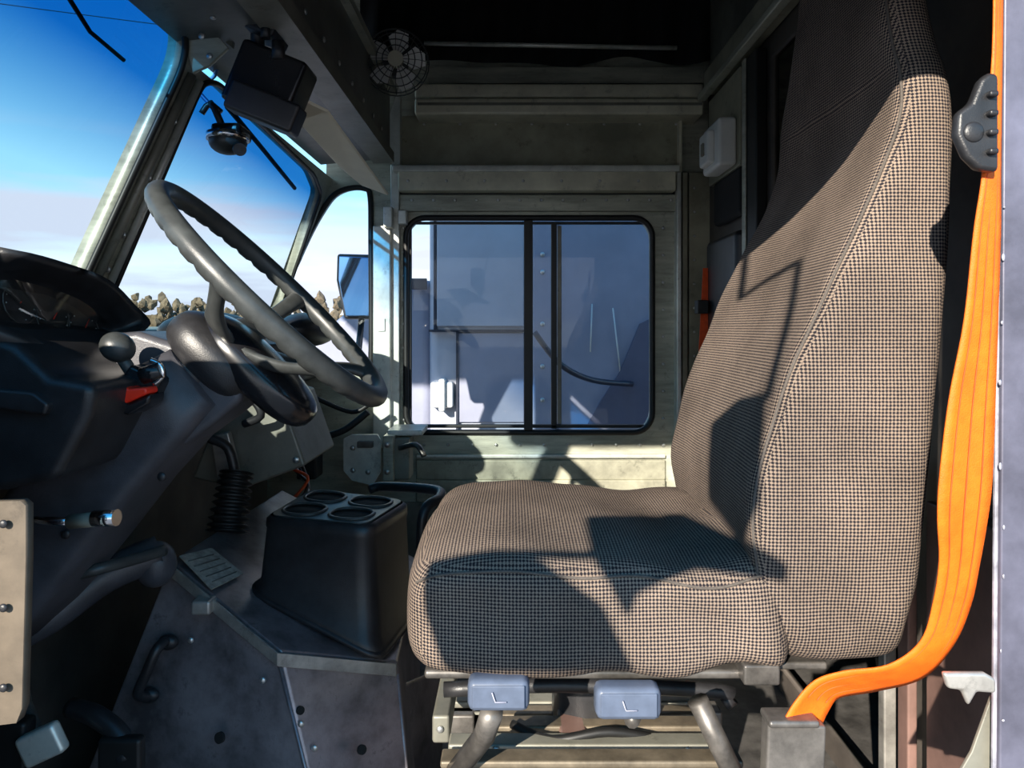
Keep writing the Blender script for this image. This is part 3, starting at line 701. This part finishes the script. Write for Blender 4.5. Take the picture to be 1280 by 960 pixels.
tube('cable',[P(262,130,1.46),P(246,108,1.46),P(268,95,1.45),P(275,60,1.4)],.004,'bluewire',dc,8,sm=6)
sv=E('sun_visor')
prism('panel',[P(376,124,1.34),P(408,140,1.38),P(484,244,1.90),P(452,232,1.90),P(425,210,1.72),P(372,152,1.34)],(.004,0,.004),'visor',sv,.001)
cb=E('header_bracket')
prism('plate',[P(236,8,1.26),P(286,60,1.3),P(262,82,1.32),P(240,92,1.32),P(232,60,1.30)],(0,.008,0),'alu',cb,.003)
prism('plate_back',[P(196,-60,1.15),P(250,-60,1.15),P(300,10,1.27),P(290,60,1.32),P(236,12,1.27)],(0,.01,0),'aluD',cb,.003)
rivets('bolts',[P(252,45,1.26),P(262,70,1.29)],.006,'screw',cb)
# ---------------------------------------------------------------- exterior
box('ground',(-150,-60,-.86),(150,200,-.8),'ground')
sm_=E('seat_shadow_caster')
prism('glass',[P(424,320,2.75),P(460,322,2.75),P(464,330,2.75),P(464,395,2.75),P(432,395,2.75),P(423,350,2.75)],(0,.01,0),'mirrorb',sm_,.003)
prism('housing',[P(421,317,2.765),P(463,318,2.765),P(467,328,2.765),P(467,399,2.765),P(430,399,2.765),P(420,350,2.765)],(0,.05,0),'blk',sm_,.01)
tube('arm',[P(452,398,2.78),P(448,440,2.7),P(440,470,2.5)],.012,'blk',sm_)
nv=E('delivery_van')
Y=3.75
def nb(nm,x0,y0,x1,y1,off,mt,bev=.004): pbox(nm,x0,y0,x1,y1,Y-off,Y+.02,mt,nv,bev)
box('body',(P(536,0,Y).x,Y,-.45),(5.5,Y+2.1,2.5),'whitev',nv,.05)
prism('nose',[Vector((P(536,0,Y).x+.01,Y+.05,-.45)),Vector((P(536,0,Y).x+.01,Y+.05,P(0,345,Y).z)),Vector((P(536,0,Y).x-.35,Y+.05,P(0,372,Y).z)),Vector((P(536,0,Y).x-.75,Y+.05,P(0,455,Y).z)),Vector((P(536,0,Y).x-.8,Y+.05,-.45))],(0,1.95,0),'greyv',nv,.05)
nb('cab_windshield_side',512,348,534,362,-.03,'darkv')
nb('upper_band',546,270,655,408,.02,'whitev')
nb('seam_1',536,412,655,415,.03,'darkv',0)
nb('seam_2',542,270,545,412,.012,'darkv',0)
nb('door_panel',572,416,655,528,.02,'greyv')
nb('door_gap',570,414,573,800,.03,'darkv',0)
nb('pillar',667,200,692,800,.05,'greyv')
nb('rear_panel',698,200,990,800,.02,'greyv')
nb('door_hinge',538,478,566,510,.07,'white',.01)
nb('hinge_pin',548,474,556,515,.10,'white',.01)
rivets('bolts',[P(678,y,Y-.055) for y in (318,340,405,458,500)],.012,'screw',nv)
prism('painted_shadow_wedge',[P(735,530,Y-.04),P(752,500,Y-.04),P(775,465,Y-.04),P(800,405,Y-.04),P(830,390,Y-.04),P(830,530,Y-.04)],(0,.02,0),'shadev',nv)  # shadow on the van side, painted as a dark shape
tube('mirror_arm',[P(668,415,Y-.3),P(700,455,Y-.3),P(740,475,Y-.2),P(790,480,Y-.05)],.014,'darkv',nv,sm=5)
for k,pp in enumerate([[(740,380),(738,440)],[(766,385),(776,470)],[(772,480),(770,530)]]): tube('scratch_%d'%k,[P(p[0],p[1],Y-.03) for p in pp],.004,'white',nv,6)
for x in (.0,3.8):
    cyl('wheel',Vector((x,Y-.03,-.4)),Vector((x,Y+.25,-.4)),.4,'rubber',nv,n=28); cyl('hub',Vector((x,Y-.04,-.4)),Vector((x,Y,-.4)),.2,'white',nv,n=20)
red=E('parked_car')
prism('body',[P(300,520,7),P(300,470,7),P(330,440,7),P(350,425,7),P(430,425,7),P(455,450,7),P(520,455,7),P(520,520,7)],(0,1.7,0),'darkv',red,.08)
prism('stripe',[P(372,500,6.98),P(440,500,6.98),P(440,508,6.98),P(372,508,6.98)],(0,.02,0),'red',red)
prism('window',[P(345,445,6.98),P(358,430,6.98),P(425,430,6.98),P(440,448,6.98)],(0,.02,0),'blkg',red)
for x in (335,480): cyl('wheel',P(x,520,6.95),P(x,520,7.2),.3,'rubber',red)
def trees():
    bm=bmesh.new()
    for i in range(2600):
        x=-190+i*.14+random.uniform(-1,1); y=110+random.uniform(-8,12)
        h=5.0+1.6*noise.noise(Vector((x*.06,0,0)))+random.uniform(-1.4,.6)
        zc=random.uniform(.0,h)
        r_=random.uniform(.35,.8)
        mt=Matrix.Translation((x,y,zc))@Matrix.Diagonal((r_,r_,r_*1.3,1))
        bmesh.ops.create_icosphere(bm,subdivisions=1,radius=1,matrix=mt)
    for v in bm.verts: v.co+=Vector((noise.noise(v.co*2.3),0,noise.noise(v.co*2.6+Vector((9,0,0)))))*.5
    bmesh.ops.create_cube(bm,size=1,matrix=Matrix.Translation((-10,118,.9))@Matrix.Diagonal((360,2,4,1)))
    me=bpy.data.meshes.new('tree_line'); bm.to_mesh(me); bm.free(); obj('tree_line',me,'tree')
trees()
pl=E('power_line'); tube('wire',[Vector((-90,60,34)),Vector((-45,60,27.5)),Vector((-10,60,23))],.035,'rubber',pl,6,sm=6)
# added shadow caster, unseen behind the camera, shaped to darken parts of the seat
S=Vector((.45,1,-.43)).normalized()
seat_shader=E('seat_shadow_caster')  # group of unseen pieces added only to throw shade on the seat
def tgt(px,py,Yd,Yp=-.2): p=P(px,py,Yd); return p-S*((p.y-Yp)/S.y)
bar=[tgt(925,372,1.15),tgt(960,352,1.08),tgt(995,338,1.0),tgt(998,352,.98),tgt(985,440,.95),tgt(966,520,.93)]
tube('bar',bar,.006,'blk',seat_shader,8,sm=3)
prism('seat_back_blocker',[tgt(900,545,1.1),tgt(935,512,1.0),tgt(966,512,.93),tgt(962,640,.88),tgt(935,690,.9),tgt(900,640,1.1)],(0,.02,0),'blk',seat_shader,.006)
prism('cushion_side_blocker',[tgt(525,705,.82),tgt(600,690,.82),tgt(680,705,.82),tgt(760,760,.82),tgt(800,845,.82),tgt(560,845,.82),tgt(530,770,.82)],(0,.02,0),'blk',seat_shader,.008)
prism('cushion_top_blocker',[tgt(770,668,1.1),tgt(870,655,1.1),tgt(990,712,.84),tgt(985,730,.82),tgt(870,712,.83),tgt(800,745,.82),tgt(790,775,.82),tgt(775,740,.83)],(0,.02,0),'blk',seat_shader,.004)
tube('stay',[tgt(600,690,.82),tgt(780,700,.9),tgt(935,690,.9)],.006,'blk',seat_shader,8)
tube('stay_roof',[bar[0],bar[0]+Vector((0,0,.3)),Vector((bar[0].x,.54,EZ+.9))],.008,'blk',seat_shader,8)
# ---------------------------------------------------------------- world, sun, camera
w=bpy.data.worlds.new('World'); scene.world=w; w.use_nodes=True; nt=w.node_tree
bg=nt.nodes['Background']; tc=nt.nodes.new('ShaderNodeTexCoord'); sp=nt.nodes.new('ShaderNodeSeparateXYZ')
nt.links.new(tc.outputs['Generated'],sp.inputs[0])
r=nt.nodes.new('ShaderNodeValToRGB'); cr=r.color_ramp
cr.elements[0].position=0; cr.elements[0].color=(.80,.84,.86,1); cr.elements[1].position=.75; cr.elements[1].color=(.02,.17,.42,1)
for p,c_ in [(.07,(.70,.77,.82,1)),(.17,(.28,.54,.70,1)),(.36,(.05,.33,.60,1))]:
    e=cr.elements.new(p); e.color=c_
nt.links.new(sp.outputs[2],r.inputs[0])
mp=nt.nodes.new('ShaderNodeMapping'); mp.inputs['Scale'].default_value=(1.2,1.2,9); nt.links.new(tc.outputs['Generated'],mp.inputs[0])
nz=nt.nodes.new('ShaderNodeTexNoise'); nz.inputs['Scale'].default_value=2.0; nz.inputs['Detail'].default_value=8; nt.links.new(mp.outputs[0],nz.inputs[0])
cr2=nt.nodes.new('ShaderNodeValToRGB'); cr2.color_ramp.elements[0].position=.42; cr2.color_ramp.elements[1].position=.56
nt.links.new(nz.outputs[0],cr2.inputs[0])
mr=nt.nodes.new('ShaderNodeMapRange'); mr.inputs[1].default_value=.24; mr.inputs[2].default_value=.15; nt.links.new(sp.outputs[2],mr.inputs[0])
mm=nt.nodes.new('ShaderNodeMath'); mm.operation='MULTIPLY'; nt.links.new(cr2.outputs[0],mm.inputs[0]); nt.links.new(mr.outputs[0],mm.inputs[1])
mx=nt.nodes.new('ShaderNodeMix'); mx.data_type='RGBA'; nt.links.new(mm.outputs[0],mx.inputs[0]); nt.links.new(r.outputs[0],mx.inputs[6]); mx.inputs[7].default_value=(.50,.51,.60,1)
nt.links.new(mx.outputs[2],bg.inputs[0]); bg.inputs[1].default_value=1.7
sd=bpy.data.lights.new('sun','SUN'); sd.energy=8.0; sd.angle=.009; sd.color=(1,.91,.78)
so=bpy.data.objects.new('sun',sd); coll.objects.link(so); so.rotation_euler=S.to_track_quat('-Z','Y').to_euler(); so.location=(-2,-6,5)
cam=bpy.data.cameras.new('camera'); co=bpy.data.objects.new('camera',cam); coll.objects.link(co)
co.location=(0,0,EZ); co.rotation_euler=(math.pi/2,0,0); cam.sensor_width=36; cam.lens=F/1280*36; cam.shift_y=-70/1280; cam.clip_start=.03; cam.clip_end=600
scene.camera=co
scene.view_settings.view_transform='Standard'
scene.view_settings.exposure=0.55
